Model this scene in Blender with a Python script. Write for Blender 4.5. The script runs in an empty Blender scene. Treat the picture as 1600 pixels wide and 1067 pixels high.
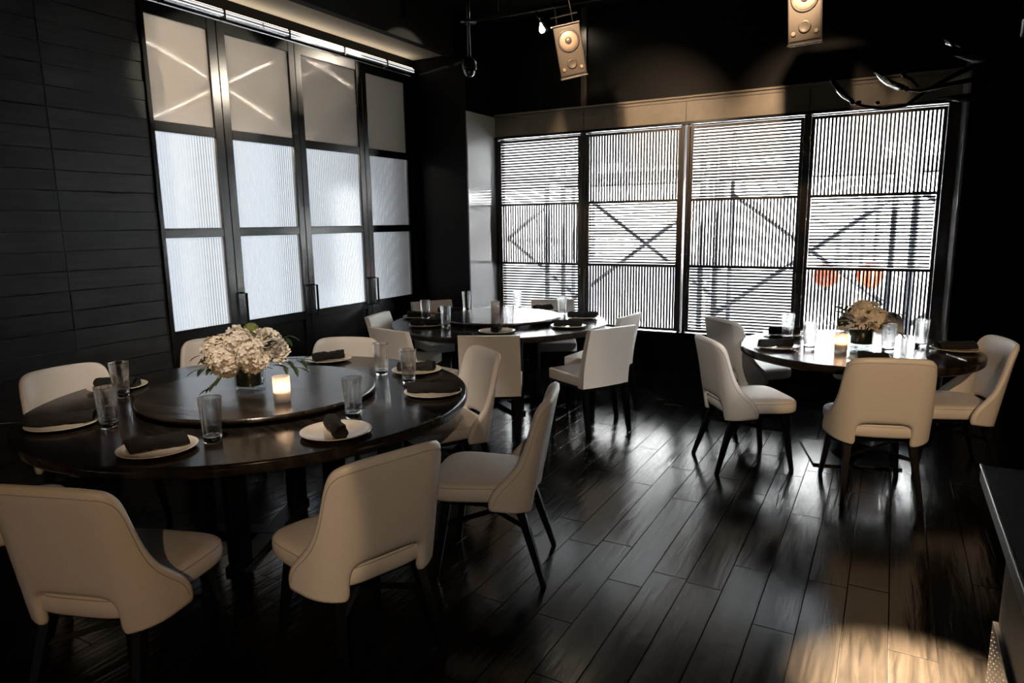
import bpy, bmesh, math, random
from mathutils import Vector, Matrix
random.seed(7)
sc = bpy.context.scene
C = sc.collection
PI = math.pi
rad = math.radians

# ------------------------------------------------------------------ camera
CAM_H = 1.62
yaw, pitch, roll = rad(29.0776), rad(9.9067), rad(-0.8151)
fwd0 = Vector((-math.sin(yaw), math.cos(yaw), 0)); right0 = Vector((math.cos(yaw), math.sin(yaw), 0)); up0 = Vector((0, 0, 1))
fwd = fwd0 * math.cos(pitch) - up0 * math.sin(pitch); up1 = up0 * math.cos(pitch) + fwd0 * math.sin(pitch)
rt = right0 * math.cos(roll) + up1 * math.sin(roll); up = up1 * math.cos(roll) - right0 * math.sin(roll)
cam_d = bpy.data.cameras.new('camera'); cam = bpy.data.objects.new('camera', cam_d); C.objects.link(cam)
M = Matrix((rt, up, -fwd)).transposed().to_4x4(); M.translation = (0, 0, CAM_H); cam.matrix_world = M
cam_d.sensor_width = 36.0; cam_d.lens = 36.0 * 1063.06 / 1600.0; cam_d.clip_start = 0.05; cam_d.clip_end = 200
sc.camera = cam

# ------------------------------------------------------------------ world, lights, exposure
sc.view_settings.view_transform = 'Standard'; sc.view_settings.look = 'None'
sc.view_settings.exposure = 0.0; sc.view_settings.gamma = 1.0; sc.view_settings.use_curve_mapping = False
sc.cycles.max_bounces = 8; sc.cycles.transparent_max_bounces = 12; sc.cycles.transmission_bounces = 6
sc.cycles.caustics_reflective = False; sc.cycles.caustics_refractive = False
sc.cycles.sample_clamp_indirect = 60.0
w = bpy.data.worlds.new('overcast_sky'); sc.world = w; w.use_nodes = True
bgn = w.node_tree.nodes['Background']; bgn.inputs[0].default_value = (0.86, 0.93, 1.0, 1); bgn.inputs[1].default_value = 12.0

def spot(name, loc, target, watts, cone, blend=0.25, col=(1.0, 0.72, 0.46), size=0.03):
    l = bpy.data.lights.new(name, 'SPOT'); l.energy = watts; l.color = col; l.spot_size = rad(cone); l.spot_blend = blend; l.shadow_soft_size = size
    o = bpy.data.objects.new(name, l); C.objects.link(o); o.location = loc
    o.rotation_euler = (Vector(target) - Vector(loc)).to_track_quat('-Z', 'Y').to_euler()
    return o
def portal(loc, rot, sx, sy):
    l = bpy.data.lights.new('window_portal', 'AREA'); l.shape = 'RECTANGLE'; l.size = sx; l.size_y = sy; l.cycles.is_portal = True
    o = bpy.data.objects.new('window_portal', l); C.objects.link(o); o.location = loc; o.rotation_euler = rot
portal((-1.73, 6.95, 1.5), (-PI / 2, 0, 0), 4.5, 2.3)
portal((-7.95, 5.2, 1.55), (0, -PI / 2, 0), 2.7, 6.2)
sun_l = bpy.data.lights.new('sun', 'SUN'); sun_l.energy = 168.0; sun_l.angle = rad(1.0); sun_l.color = (1.0, 0.97, 0.93)
sun = bpy.data.objects.new('sun', sun_l); C.objects.link(sun); sun.rotation_euler = Vector((-.2, .60, -.77)).to_track_quat('-Z', 'Y').to_euler()
WARM = (1.0, 0.68, 0.42)
spot('ceiling_spot_floor', (-0.55, 2.65, 3.6), (0.17, 2.50, 0), 80000, 13.5, 1.0, (1.0, 0.72, 0.46))
spot('ceiling_spot_front_chairs', (0.9, -1.3, 2.35), (-2.12, 1.06, 0.62), 125, 24, 0.12, (1.0, .61, .31))
spot('ceiling_spot_second_chairs', (1.0, -1.2, 2.85), (-1.25, 2.2, 0.6), 120, 27, 0.3, (1.0, .72, .48))
spot('ceiling_spot_bouquet', (-1.5, 0.9, 3.5), (-2.95, 2.55, 0.85), 270, 42, 0.5, (1.0, .84, .68))
spot('ceiling_spot_right_table', (1.3, 0.4, 2.75), (0.22, 4.5, 0.6), 380, 19, 0.3, (1.0, .66, .38))
spot('fill_spot_middle_chairs', (1.9, 2.2, 3.3), (-1.75, 4.95, 0.65), 420, 20, 0.4, (1.0, .93, .86))  # added fill lamp, lifts the unlit chair backs at the middle table
spot('ceiling_spot_right_table_side', (-0.5, 1.2, 3.0), (-0.95, 4.55, 0.65), 200, 14, 0.5, (1.0, .84, .68))
spot('ceiling_spot_middle_table', (-0.5, 1.0, 3.1), (-2.75, 4.3, 0.62), 75, 25.6, 0.1, WARM)
spot('ceiling_spot_wall_wash_a', (-2.05, 4.15, 3.30), (-2.2, 6.6, 2.35), 300, 44, 0.8, WARM, 0.02)
spot('ceiling_spot_wall_wash_b', (-0.66, 4.72, 3.30), (-0.72, 6.6, 2.40), 260, 46, 0.8, WARM, 0.02)

spot('ceiling_spot_loudspeaker_a', (-1.95, 3.9, 3.3), (-2.22, 5.0, 2.9), 60, 26, 0.3, WARM, 0.02)
spot('ceiling_spot_loudspeaker_b', (-0.60, 4.3, 3.35), (-0.635, 5.2, 2.95), 60, 32, 0.3, WARM, 0.02)
nl = bpy.data.lights.new('next_room_fill', 'POINT'); nl.energy = 1100; nl.color = (1.0, .80, .58); nl.shadow_soft_size = .1  # unseen fill lamps added to brighten the ceiling behind the frosted panes
nlo = bpy.data.objects.new('next_room_fill', nl); C.objects.link(nlo); nlo.location = (-5.6, 1.7, 2.6)
nlo2 = bpy.data.objects.new('next_room_fill', nl); C.objects.link(nlo2); nlo2.location = (-7.5, 2.0, 2.75)

# ------------------------------------------------------------------ materials
def mat(name, base=(0.5, 0.5, 0.5), rough=0.5, metal=0.0, emit=None, estr=0.0, spec=None, coat=0.0):
    m = bpy.data.materials.new(name); m.use_nodes = True
    p = m.node_tree.nodes['Principled BSDF']
    p.inputs['Base Color'].default_value = (*base, 1); p.inputs['Roughness'].default_value = rough; p.inputs['Metallic'].default_value = metal
    if spec is not None: p.inputs['Specular IOR Level'].default_value = spec
    if coat: p.inputs['Coat Weight'].default_value = coat; p.inputs['Coat Roughness'].default_value = 0.1
    if emit: p.inputs['Emission Color'].default_value = (*emit, 1); p.inputs['Emission Strength'].default_value = estr
    return m
def nodes(m): return m.node_tree.nodes, m.node_tree.links, m.node_tree.nodes['Principled BSDF']
def grain(m, scale, c0, c1, bump=0.2, dist=0.002, rough=None, detail=6, per_object=0.0, coord='Object'):
    """stretched noise: colour ramp, bump and roughness"""
    N, L, p = nodes(m)
    tc = N.new('ShaderNodeTexCoord'); mp = N.new('ShaderNodeMapping'); mp.inputs['Scale'].default_value = scale
    L.new(tc.outputs[coord], mp.inputs['Vector'])
    vec = mp.outputs['Vector']
    oi = N.new('ShaderNodeObjectInfo')
    if per_object:
        ad = N.new('ShaderNodeVectorMath'); ad.operation = 'ADD'
        sc_ = N.new('ShaderNodeMath'); sc_.operation = 'MULTIPLY'; sc_.inputs[1].default_value = 57.0
        L.new(oi.outputs['Random'], sc_.inputs[0]); L.new(vec, ad.inputs[0]); L.new(sc_.outputs[0], ad.inputs[1]); vec = ad.outputs[0]
    n = N.new('ShaderNodeTexNoise'); n.inputs['Scale'].default_value = 1.0; n.inputs['Detail'].default_value = detail; n.inputs['Distortion'].default_value = 0.6
    L.new(vec, n.inputs['Vector'])
    r = N.new('ShaderNodeValToRGB'); r.color_ramp.elements[0].position = 0.35; r.color_ramp.elements[1].position = 0.68
    r.color_ramp.elements[0].color = (*c0, 1); r.color_ramp.elements[1].color = (*c1, 1)
    L.new(n.outputs['Fac'], r.inputs['Fac'])
    col = r.outputs['Color']
    if per_object:
        hv = N.new('ShaderNodeHueSaturation'); mr = N.new('ShaderNodeMapRange'); mr.inputs['To Min'].default_value = 1 - per_object; mr.inputs['To Max'].default_value = 1 + per_object
        L.new(oi.outputs['Random'], mr.inputs['Value']); L.new(mr.outputs['Result'], hv.inputs['Value']); L.new(col, hv.inputs['Color']); col = hv.outputs['Color']
    L.new(col, p.inputs['Base Color'])
    b = N.new('ShaderNodeBump'); b.inputs['Strength'].default_value = bump; b.inputs['Distance'].default_value = dist
    L.new(n.outputs['Fac'], b.inputs['Height']); L.new(b.outputs['Normal'], p.inputs['Normal'])
    if rough:
        mr2 = N.new('ShaderNodeMapRange'); mr2.inputs['To Min'].default_value = rough[0]; mr2.inputs['To Max'].default_value = rough[1]
        L.new(n.outputs['Fac'], mr2.inputs['Value']); L.new(mr2.outputs['Result'], p.inputs['Roughness'])
    return m
m_floor = grain(mat('scraped_black_floor_wood', rough=0.25, spec=0.75), (26, 2.6, 26), (0.003, 0.0027, 0.0023), (0.0085, 0.0072, 0.0058), 0.42, 0.0045, (0.10, 0.27), per_object=0.3)
m_subfloor = mat('dark_subfloor', (0.004, 0.004, 0.004), 0.8)
m_clad = grain(mat('charred_cladding_wood', rough=0.5), (3, 2.2, 30), (0.010, 0.010, 0.011), (0.024, 0.023, 0.022), 0.3, 0.003, (0.38, 0.6), per_object=0.3)
m_wall = grain(mat('matte_black_paint', rough=0.5, spec=0.12), (6, 6, 6), (0.0014, 0.0014, 0.0014), (0.0022, 0.0022, 0.0022), 0.05, 0.001, (0.42, 0.55))
m_gloss = mat('satin_grey_panel', (0.40, 0.41, 0.42), 0.14, coat=0.4)
m_header = grain(mat('dark_taupe_header_paint', rough=0.45), (8, 8, 8), (0.20, 0.175, 0.14), (0.24, 0.21, 0.17), 0.05, 0.001)
m_ceil = mat('black_ceiling_paint', (0.006, 0.006, 0.006), 0.8)
m_beige = mat('beige_soffit_paint', (0.50, 0.46, 0.40), 0.7)
m_steel = grain(mat('blackened_steel', rough=0.3), (20, 20, 20), (0.004, 0.004, 0.004), (0.007, 0.007, 0.007), 0.03, 0.001, (0.18, 0.28))
m_bronze = grain(mat('dark_bronze_frame', rough=0.4), (15, 15, 15), (0.040, 0.034, 0.027), (0.055, 0.047, 0.038), 0.04, 0.001)
m_slat = mat('black_shutter_slat', (0.012, 0.012, 0.012), 0.45)
m_alu = mat('brushed_aluminium', (0.8, 0.8, 0.8), 0.28, 1.0)
m_led = mat('linear_light_diffuser', (0.9, 0.9, 0.9), 0.4, emit=(0.95, 0.97, 1.0), estr=0.9)
m_soffit_glow = mat('added_soffit_glow', (0.9, 0.9, 0.9), 0.4, emit=(1.0, 0.82, 0.60), estr=7.0)  # emission added only to light the soffit from below
m_leather = grain(mat('cream_leather', rough=0.42), (60, 60, 60), (0.745, 0.72, 0.685), (0.765, 0.74, 0.705), 0.05, 0.0006, (0.36, 0.5), detail=3)
m_pipe = mat('cream_leather_piping', (0.42, 0.38, 0.33), 0.5)
m_leg = grain(mat('black_stained_beech', rough=0.35, spec=0.12), (30, 30, 5), (0.003, 0.003, 0.003), (0.006, 0.0055, 0.005), 0.1, 0.001)
m_table = grain(mat('black_oak_tabletop', rough=0.2, spec=0.32), (2.2, 26, 10), (0.010, 0.008, 0.007), (0.032, 0.025, 0.019), 0.2, 0.0015, (0.10, 0.24))
for _m, _i in ((m_table, 1.36),): _m.node_tree.nodes['Principled BSDF'].inputs['IOR'].default_value = _i
m_susan = grain(mat('dark_oak_turntable', rough=0.25, spec=0.7), (2.4, 24, 10), (0.014, 0.011, 0.008), (0.045, 0.034, 0.025), 0.45, 0.002, (0.14, 0.30))
m_susan.node_tree.nodes['Principled BSDF'].inputs['IOR'].default_value = 1.65
m_plate = mat('cream_glazed_stoneware', (0.74, 0.66, 0.55), 0.16, coat=0.4)
m_napkin = grain(mat('black_linen', rough=0.9), (120, 120, 120), (0.005, 0.005, 0.005), (0.010, 0.010, 0.010), 0.4, 0.001)
m_silver = mat('polished_cutlery_steel', (0.85, 0.84, 0.82), 0.12, 1.0)
m_speaker = mat('black_speaker_cabinet', (0.02, 0.018, 0.016), 0.45)
m_grille = grain(mat('perforated_speaker_grille', rough=0.4), (300, 300, 300), (0.03, 0.025, 0.020), (0.055, 0.047, 0.038), 0.3, 0.001)
m_cone = mat('tan_paper_speaker_cone', (0.14, 0.11, 0.085), 0.5)
m_camdome = mat('smoked_dome', (0.02, 0.02, 0.02), 0.05, coat=1.0)
m_lampglow = mat('lit_lamp_face', (1, 0.9, 0.7), 0.3, emit=(1.0, 0.84, 0.62), estr=200.0)
m_flame = mat('candle_flame', (1, 0.8, 0.5), 0.5, emit=(1.0, 0.72, 0.40), estr=14.0)
m_wax = mat('ivory_wax', (0.85, 0.78, 0.66), 0.5)
m_petal = grain(mat('cream_white_petal', rough=0.6), (40, 40, 40), (0.80, 0.72, 0.60), (0.90, 0.83, 0.73), 0.1, 0.001)
m_petal2 = grain(mat('ivory_rose_petal', rough=0.55), (40, 40, 40), (0.82, 0.76, 0.66), (0.92, 0.87, 0.80), 0.1, 0.001)
m_pom = grain(mat('green_pompom_flower', rough=0.7), (90, 90, 90), (0.16, 0.20, 0.05), (0.36, 0.40, 0.13), 0.5, 0.003)
m_leaf = grain(mat('dark_green_leaf', rough=0.4), (25, 25, 25), (0.018, 0.035, 0.012), (0.05, 0.085, 0.028), 0.2, 0.001)
m_leaf2 = grain(mat('yellow_green_leaf', rough=0.4), (25, 25, 25), (0.16, 0.19, 0.05), (0.28, 0.30, 0.10), 0.2, 0.001)
m_lining = grain(mat('wet_dark_leaf_lining', rough=0.3), (30, 30, 8), (0.006, 0.010, 0.005), (0.020, 0.030, 0.012), 0.3, 0.002)
m_stem = mat('green_stem', (0.05, 0.075, 0.03), 0.6)
m_conc = grain(mat('pale_street_concrete', rough=0.9), (1, 1, 1), (0.50, 0.50, 0.50), (0.62, 0.62, 0.62), 0.1, 0.01)
m_facade = grain(mat('white_rendered_facade', rough=0.9), (1, 1, 1), (0.78, 0.79, 0.80), (0.88, 0.89, 0.90), 0.1, 0.01)
m_greyfac = grain(mat('grey_brick_facade', rough=0.9), (2, 2, 2), (0.07, 0.07, 0.07), (0.12, 0.12, 0.115), 0.1, 0.01)
m_winglass = mat('dark_facade_glazing', (0.10, 0.11, 0.12), 0.15)
m_scaf = mat('galvanised_scaffold_tube', (0.10, 0.10, 0.11), 0.5, 0.4)
m_orange = mat('orange_barrel_plastic', (0.85, 0.12, 0.05), 0.5)
m_white = mat('white_reflective_band', (0.85, 0.85, 0.85), 0.4)
m_brass = mat('small_brass_hinge', (0.75, 0.6, 0.4), 0.25, 1.0)
m_counter = grain(mat('black_counter_top', rough=0.3), (3, 30, 3), (0.016, 0.015, 0.015), (0.026, 0.025, 0.024), 0.2, 0.001, (0.3, 0.45))
m_petalmetal = mat('mirror_black_petal', (0.75, 0.73, 0.70), 0.18, 1.0)

def glass_mat(name, tint=(1, 1, 1), rough=0.0, ior=1.45):
    m = bpy.data.materials.new(name); m.use_nodes = True; N, L = m.node_tree.nodes, m.node_tree.links
    N.remove(N['Principled BSDF']); g = N.new('ShaderNodeBsdfGlass'); g.inputs['Color'].default_value = (*tint, 1); g.inputs['Roughness'].default_value = rough; g.inputs['IOR'].default_value = ior
    L.new(g.outputs[0], N['Material Output'].inputs['Surface']); return m
m_glass = glass_mat('solid_tumbler_base_glass', (1, 1, 1))
def part_clear(m, k):      # thin ware: part of the light passes straight
    N, L = m.node_tree.nodes, m.node_tree.links; o = N['Material Output']; src = o.inputs['Surface'].links[0].from_socket
    t = N.new('ShaderNodeBsdfTransparent'); mx = N.new('ShaderNodeMixShader'); mx.inputs[0].default_value = k; L.new(src, mx.inputs[1]); L.new(t.outputs[0], mx.inputs[2]); L.new(mx.outputs[0], o.inputs['Surface']); return m
def pane_mat(name):      # flat glazing: lets light straight through, reflects by angle
    m = bpy.data.materials.new(name); m.use_nodes = True; N, L = m.node_tree.nodes, m.node_tree.links
    N.remove(N['Principled BSDF']); t = N.new('ShaderNodeBsdfTransparent'); t.inputs[0].default_value = (0.94, 0.96, 0.96, 1)
    g = N.new('ShaderNodeBsdfGlossy'); g.inputs['Roughness'].default_value = 0.02; lw = N.new('ShaderNodeLayerWeight'); lw.inputs[0].default_value = 0.5; pw = N.new('ShaderNodeMath'); pw.operation = 'POWER'; pw.inputs[1].default_value = 4.0
    f = N.new('ShaderNodeMath'); f.operation = 'MULTIPLY_ADD'; f.inputs[1].default_value = 0.6; f.inputs[2].default_value = 0.04; L.new(lw.outputs['Facing'], pw.inputs[0]); L.new(pw.outputs[0], f.inputs[0])
    mx = N.new('ShaderNodeMixShader'); L.new(f.outputs[0], mx.inputs[0]); L.new(t.outputs[0], mx.inputs[1]); L.new(g.outputs[0], mx.inputs[2])
    L.new(mx.outputs[0], N['Material Output'].inputs['Surface']); return m
m_pane = pane_mat('clear_window_glass'); m_thin = part_clear(glass_mat('thin_tumbler_glass'), .42); m_vase = pane_mat('thin_vase_glass')
def diffusing_glass(name, tint, gloss_rough, aniso=False, clear=0.0, crough=0.22, ior=1.5):
    m = bpy.data.materials.new(name); m.use_nodes = True; N, L = m.node_tree.nodes, m.node_tree.links
    N.remove(N['Principled BSDF']); t = N.new('ShaderNodeBsdfTranslucent'); t.inputs['Color'].default_value = (*tint, 1)
    base = t.outputs[0]
    if clear:
        rf = N.new('ShaderNodeBsdfRefraction'); rf.inputs['Color'].default_value = (*tint, 1); rf.inputs['Roughness'].default_value = crough; rf.inputs['IOR'].default_value = 1.25
        mc = N.new('ShaderNodeMixShader'); mc.inputs[0].default_value = clear; L.new(base, mc.inputs[1]); L.new(rf.outputs[0], mc.inputs[2]); base = mc.outputs[0]
    if aniso:
        df = N.new('ShaderNodeBsdfDiffuse'); df.inputs[0].default_value = (.8, .78, .74, 1); md = N.new('ShaderNodeMixShader'); md.inputs[0].default_value = 0.12; L.new(base, md.inputs[1]); L.new(df.outputs[0], md.inputs[2]); base = md.outputs[0]
    f = N.new('ShaderNodeFresnel'); f.inputs[0].default_value = ior
    if aniso:            # cross-brushed surface: a lamp reflects as a four-pointed star
        gs = []
        for ang in (55, -55):
            g = N.new('ShaderNodeBsdfAnisotropic'); g.inputs['Roughness'].default_value = gloss_rough; g.inputs['Anisotropy'].default_value = 0.98
            tg = N.new('ShaderNodeCombineXYZ'); tg.inputs[1].default_value = math.cos(rad(ang)); tg.inputs[2].default_value = math.sin(rad(ang)); L.new(tg.outputs[0], g.inputs['Tangent']); gs.append(g)
        a = N.new('ShaderNodeMixShader'); a.inputs[0].default_value = 0.5; L.new(gs[0].outputs[0], a.inputs[1]); L.new(gs[1].outputs[0], a.inputs[2]); gl = a.outputs[0]
    else:
        g = N.new('ShaderNodeBsdfAnisotropic'); g.inputs['Roughness'].default_value = gloss_rough; gl = g.outputs[0]
    mx = N.new('ShaderNodeMixShader'); L.new(f.outputs[0], mx.inputs[0]); L.new(base, mx.inputs[1]); L.new(gl, mx.inputs[2])
    L.new(mx.outputs[0], N['Material Output'].inputs['Surface']); return m
m_reeded = diffusing_glass('reeded_glass', (0.078, 0.083, 0.088), 0.2, clear=0.65, crough=0.28, ior=1.1)
m_frosted = diffusing_glass('frosted_brushed_glass', (0.37, 0.36, 0.345), 0.15, aniso=True, clear=0.5, crough=0.4, ior=1.7)
def candle_glass():
    m = bpy.data.materials.new('frosted_candle_glass'); m.use_nodes = True; N, L = m.node_tree.nodes, m.node_tree.links
    N.remove(N['Principled BSDF']); t = N.new('ShaderNodeBsdfTranslucent'); t.inputs[0].default_value = (0.9, 0.86, 0.82, 1)
    tr = N.new('ShaderNodeBsdfTransparent'); d = N.new('ShaderNodeBsdfDiffuse'); d.inputs[0].default_value = (0.85, 0.8, 0.76, 1)
    m1 = N.new('ShaderNodeMixShader'); m1.inputs[0].default_value = 0.3; L.new(t.outputs[0], m1.inputs[1]); L.new(d.outputs[0], m1.inputs[2])
    m2 = N.new('ShaderNodeMixShader'); m2.inputs[0].default_value = 0.3; L.new(m1.outputs[0], m2.inputs[1]); L.new(tr.outputs[0], m2.inputs[2])
    L.new(m2.outputs[0], N['Material Output'].inputs['Surface']); return m
m_candleglass = candle_glass()

# ------------------------------------------------------------------ mesh helpers
def bm_box(bm, x0, x1, y0, y1, z0, z1):
    v = [bm.verts.new(p) for p in ((x0, y0, z0), (x1, y0, z0), (x1, y1, z0), (x0, y1, z0), (x0, y0, z1), (x1, y0, z1), (x1, y1, z1), (x0, y1, z1))]
    for f in ((3, 2, 1, 0), (4, 5, 6, 7), (0, 1, 5, 4), (1, 2, 6, 5), (2, 3, 7, 6), (3, 0, 4, 7)): bm.faces.new([v[i] for i in f])
    return v
def bevel_all(bm, r, seg=2):
    bmesh.ops.bevel(bm, geom=list(bm.edges) + list(bm.verts), offset=r, segments=seg, profile=0.5, affect='EDGES', clamp_overlap=True)
def mesh(bm, name, smooth=False):
    bmesh.ops.recalc_face_normals(bm, faces=bm.faces)
    me = bpy.data.meshes.new(name); bm.to_mesh(me); bm.free()
    if smooth:
        for p in me.polygons: p.use_smooth = True
    return me
def obj(name, me, m, parent=None, loc=None, rot=None, label=None):
    if not me.materials: me.materials.append(m)
    o = bpy.data.objects.new(name, me); C.objects.link(o)
    if parent: o.parent = parent
    if loc: o.location = loc
    if rot: o.rotation_euler = rot
    if label: o['label'] = label
    return o
def box_me(x0, x1, y0, y1, z0, z1, bev=0.0, seg=2):
    bm = bmesh.new(); bm_box(bm, x0, x1, y0, y1, z0, z1)
    if bev: bevel_all(bm, bev, seg)
    return mesh(bm, 'box')
def bx(name, m, b, parent=None, bev=0.0, **k): return obj(name, box_me(*b, bev=bev), m, parent, **k)
def lathe_me(prof, n=32, closed_axis=True):
    bm = bmesh.new(); rings = []
    for r, z in prof:
        if r < 1e-6: rings.append([bm.verts.new((0, 0, z))])
        else: rings.append([bm.verts.new((r * math.cos(2 * PI * i / n), r * math.sin(2 * PI * i / n), z)) for i in range(n)])
    for a, b in zip(rings, rings[1:]):
        for i in range(n):
            j = (i + 1) % n
            if len(a) == 1 and len(b) == 1: continue
            if len(a) == 1: bm.faces.new((a[0], b[i], b[j]))
            elif len(b) == 1: bm.faces.new((a[i], b[0], a[j]))
            else: bm.faces.new((a[i], b[i], b[j], a[j]))
    return mesh(bm, 'lathe', True)
def bm_tube(bm, pts, r, n=8, cap=True, closed=False):
    pts = [Vector(p) for p in pts]; rr = r if isinstance(r, (list, tuple)) else [r] * len(pts); rings = []
    last = None
    for i, p in enumerate(pts):
        if closed: t = (pts[(i + 1) % len(pts)] - pts[i - 1])
        else: t = (pts[min(i + 1, len(pts) - 1)] - pts[max(i - 1, 0)])
        t.normalize()
        if last is None:
            a = t.orthogonal().normalized()
            if abs(t.z) > 0.9: a = (Vector((1, 0, 0)) - t * t.x).normalized()
        else: a = (last - t * last.dot(t)).normalized()
        last = a; b = t.cross(a)
        rings.append([bm.verts.new(p + (a * math.cos(2 * PI * (k + .5) / n) + b * math.sin(2 * PI * (k + .5) / n)) * rr[i]) for k in range(n)])
    seq = list(zip(rings, rings[1:])) + ([(rings[-1], rings[0])] if closed else [])
    for a, b in seq:
        for k in range(n): bm.faces.new((a[k], a[(k + 1) % n], b[(k + 1) % n], b[k]))
    if cap and not closed: bm.faces.new(rings[0][::-1]); bm.faces.new(rings[-1])
def tube_me(pts, r, n=8, smooth=True, closed=False):
    bm = bmesh.new(); bm_tube(bm, pts, r, n, closed=closed); return mesh(bm, 'tube', smooth)
def taper_bar(p0, p1, w0, w1):      # square tapered bar
    return tube_me([p0, p1], [w0 * .7071, w1 * .7071], 4, False)
def resample(P, n):
    d = [0.0]
    for a, b in zip(P, P[1:]): d.append(d[-1] + math.hypot(b[0] - a[0], b[1] - a[1]))
    out = []; j = 0
    for i in range(n):
        t = d[-1] * i / (n - 1)
        while j < len(P) - 2 and d[j + 1] < t: j += 1
        u = (t - d[j]) / max(1e-9, d[j + 1] - d[j]); out.append((P[j][0] + (P[j + 1][0] - P[j][0]) * u, P[j][1] + (P[j + 1][1] - P[j][1]) * u))
    return out
def smooth_path(P, it=3):
    for _ in range(it):
        Q = [P[0]]
        for a, b in zip(P, P[1:]): Q += [(a[0] * .75 + b[0] * .25, a[1] * .75 + b[1] * .25), (a[0] * .25 + b[0] * .75, a[1] * .25 + b[1] * .75)]
        Q.append(P[-1]); P = Q
    return P
def empty(name, loc=(0, 0, 0), rz=0.0, label=None, cat=None, group=None, kind=None, rot=None):
    o = bpy.data.objects.new(name, None); C.objects.link(o); o.empty_display_size = 0.1
    o.location = loc; o.rotation_euler = rot if rot else (0, 0, rz); tag(o, label, cat, group, kind); return o
def tag(o, label=None, cat=None, group=None, kind=None):
    if label: o['label'] = label
    if cat: o['category'] = cat
    if group: o['group'] = group
    if kind: o['kind'] = kind
    return o
def copy_tree(o, parent=None):
    c = o.copy(); C.objects.link(c); c.parent = parent
    for ch in o.children: copy_tree(ch, c)
    return c
def structure(o, label=None, cat=None): return tag(o, label, cat, kind='structure')

# ------------------------------------------------------------------ room shell
WX, BY, BY0, RX, CZ = -4.5, 6.65, 6.07, 2.3, 3.7      # left wall, window plane, bay front, right wall, ceiling
floor = structure(bx('floor', m_subfloor, (WX - .1, RX + .1, -1.6, BY + .2, -0.12, -0.012)), 'black wide plank wood floor of the dining room', 'floor')
PW = 0.162; k0 = math.floor((WX - 0.097) / PW); plank_me = {}
for k in range(k0, int((RX - 0.097) / PW) + 1):
    x0 = 0.097 + k * PW; rnd = random.Random(k * 13 + 5); y = 0.9 - rnd.random() * 0.9
    if k == -1: y = 2.889 - 1.2 - 0.9
    while y < BY + .05:
        ln = 1.2 if k == -1 else rnd.choice((0.75, 0.9, 1.05, 1.2, 1.35))
        y1 = min(y + ln, BY + .1); key = round(y1 - y, 2)
        if key > 0.05:
            if key not in plank_me:
                plank_me[key] = box_me(0.0013, PW - 0.0013, 0.0013, key - 0.0013, -0.012, 0.0, bev=0.0012, seg=1)
            obj('plank', plank_me[key], m_floor, floor, loc=(x0, y, rnd.uniform(-0.0006, 0)))
        y = y1
structure(bx('ceiling', m_ceil, (WX - .1, RX + .1, -1.6, BY + .3, CZ, CZ + .1)), 'black ceiling high over the dining room', 'ceiling')
structure(bx('wall_right', m_wall, (RX, RX + .1, -1.6, BY + .2, 0, CZ)), 'black side wall beyond the right table', 'wall')
structure(bx('wall_front', m_wall, (WX - .1, RX + .1, -1.7, -1.6, 0, CZ)), 'black wall opposite the windows', 'wall')
# left wall: plank cladding, then the glazed doors
wl = structure(bx('wall_left', m_wall, (WX - .12, WX - .02, -1.6, 3.052, 0, CZ)), 'dark plank clad wall left of the reeded glass doors', 'wall')
TH = 0.1235; cl = box_me(-0.02, 0.0, 0.0015, 0.6485, 0.0015, TH - 0.0015, bev=0.002, seg=1)
for c in range(4):
    for r in range(29):
        if TH * (r + 1) > CZ: continue
        obj('plank', cl, m_clad, wl, loc=(WX + random.uniform(-.002, .0015), 3.035 - 0.65 * (c + 1), r * TH))
structure(bx('trim_1', m_steel, (WX - .02, WX + .012, 3.035, 3.052, 0, 3.3)), 'thin black metal edge strip ending the plank cladding', 'trim')
structure(bx('wall_left_header', m_wall, (WX - .12, WX - .01, 3.02, BY0 + .1, 3.14, CZ)), 'black wall strip above the reeded glass doors', 'wall')
structure(bx('trim_2', m_steel, (WX - .08, WX + .03, 5.96, 6.07, 0, 3.14)), 'black end post between glass doors and corner', 'trim')
# back wall pieces and bay
structure(bx('wall_back_corner', m_wall, (WX - .1, -3.87, BY0, BY + .2, 0, CZ)), 'black corner wall between glass doors and window bay', 'wall')
structure(bx('wall_back_side', m_wall, (0.41, RX + .1, BY0, BY + .2, 0, CZ)), 'black wall beside the window bay behind the right table', 'wall')
structure(bx('trim_3', m_gloss, (-3.875, -3.86, BY0 - .002, BY, 0.0, 2.74)), 'satin panel lining the bay beside the first window', 'trim')
structure(bx('trim_4', m_gloss, (0.40, 0.415, BY0 - .002, BY, 0.0, 2.74)), 'satin panel lining the bay beside the last window', 'trim')
structure(bx('wall_back_sill', m_wall, (-3.87, 0.41, BY - .03, BY + .2, 0, 0.50)), 'low black wall under the shuttered windows', 'wall')
structure(bx('baseboard_back', m_steel, (-3.86, 0.40, BY - .045, BY - .03, 0, 0.11), bev=.003), 'black baseboard under the shuttered windows', 'baseboard')
wb = structure(bx('wall_back', m_wall, (-3.87, 0.41, BY + .02, BY + .2, 2.74, CZ)), 'black wall above the shuttered windows', 'wall')
hd = structure(bx('trim_5', m_header, (-3.86, 0.40, BY - .02, BY + .1, 2.53, 2.745)), 'taupe header board above the shuttered windows', 'trim')
bx('moulding', m_header, (-3.86, 0.40, BY - .04, BY - .02, 2.745, 2.765), hd, bev=.004)
bx('moulding', m_header, (-3.86, 0.40, BY - .03, BY - .02, 2.715, 2.73), hd, bev=.003)
for xj in (-2.82, -1.78, -.71): bx('joint_strip', m_bronze, (xj - .004, xj + .004, BY - .023, BY - .019, 2.535, 2.715), hd)
bx('ledge', m_steel, (-3.86, 0.40, BY - .05, BY + .05, 2.505, 2.53), hd, bev=.003)
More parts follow.
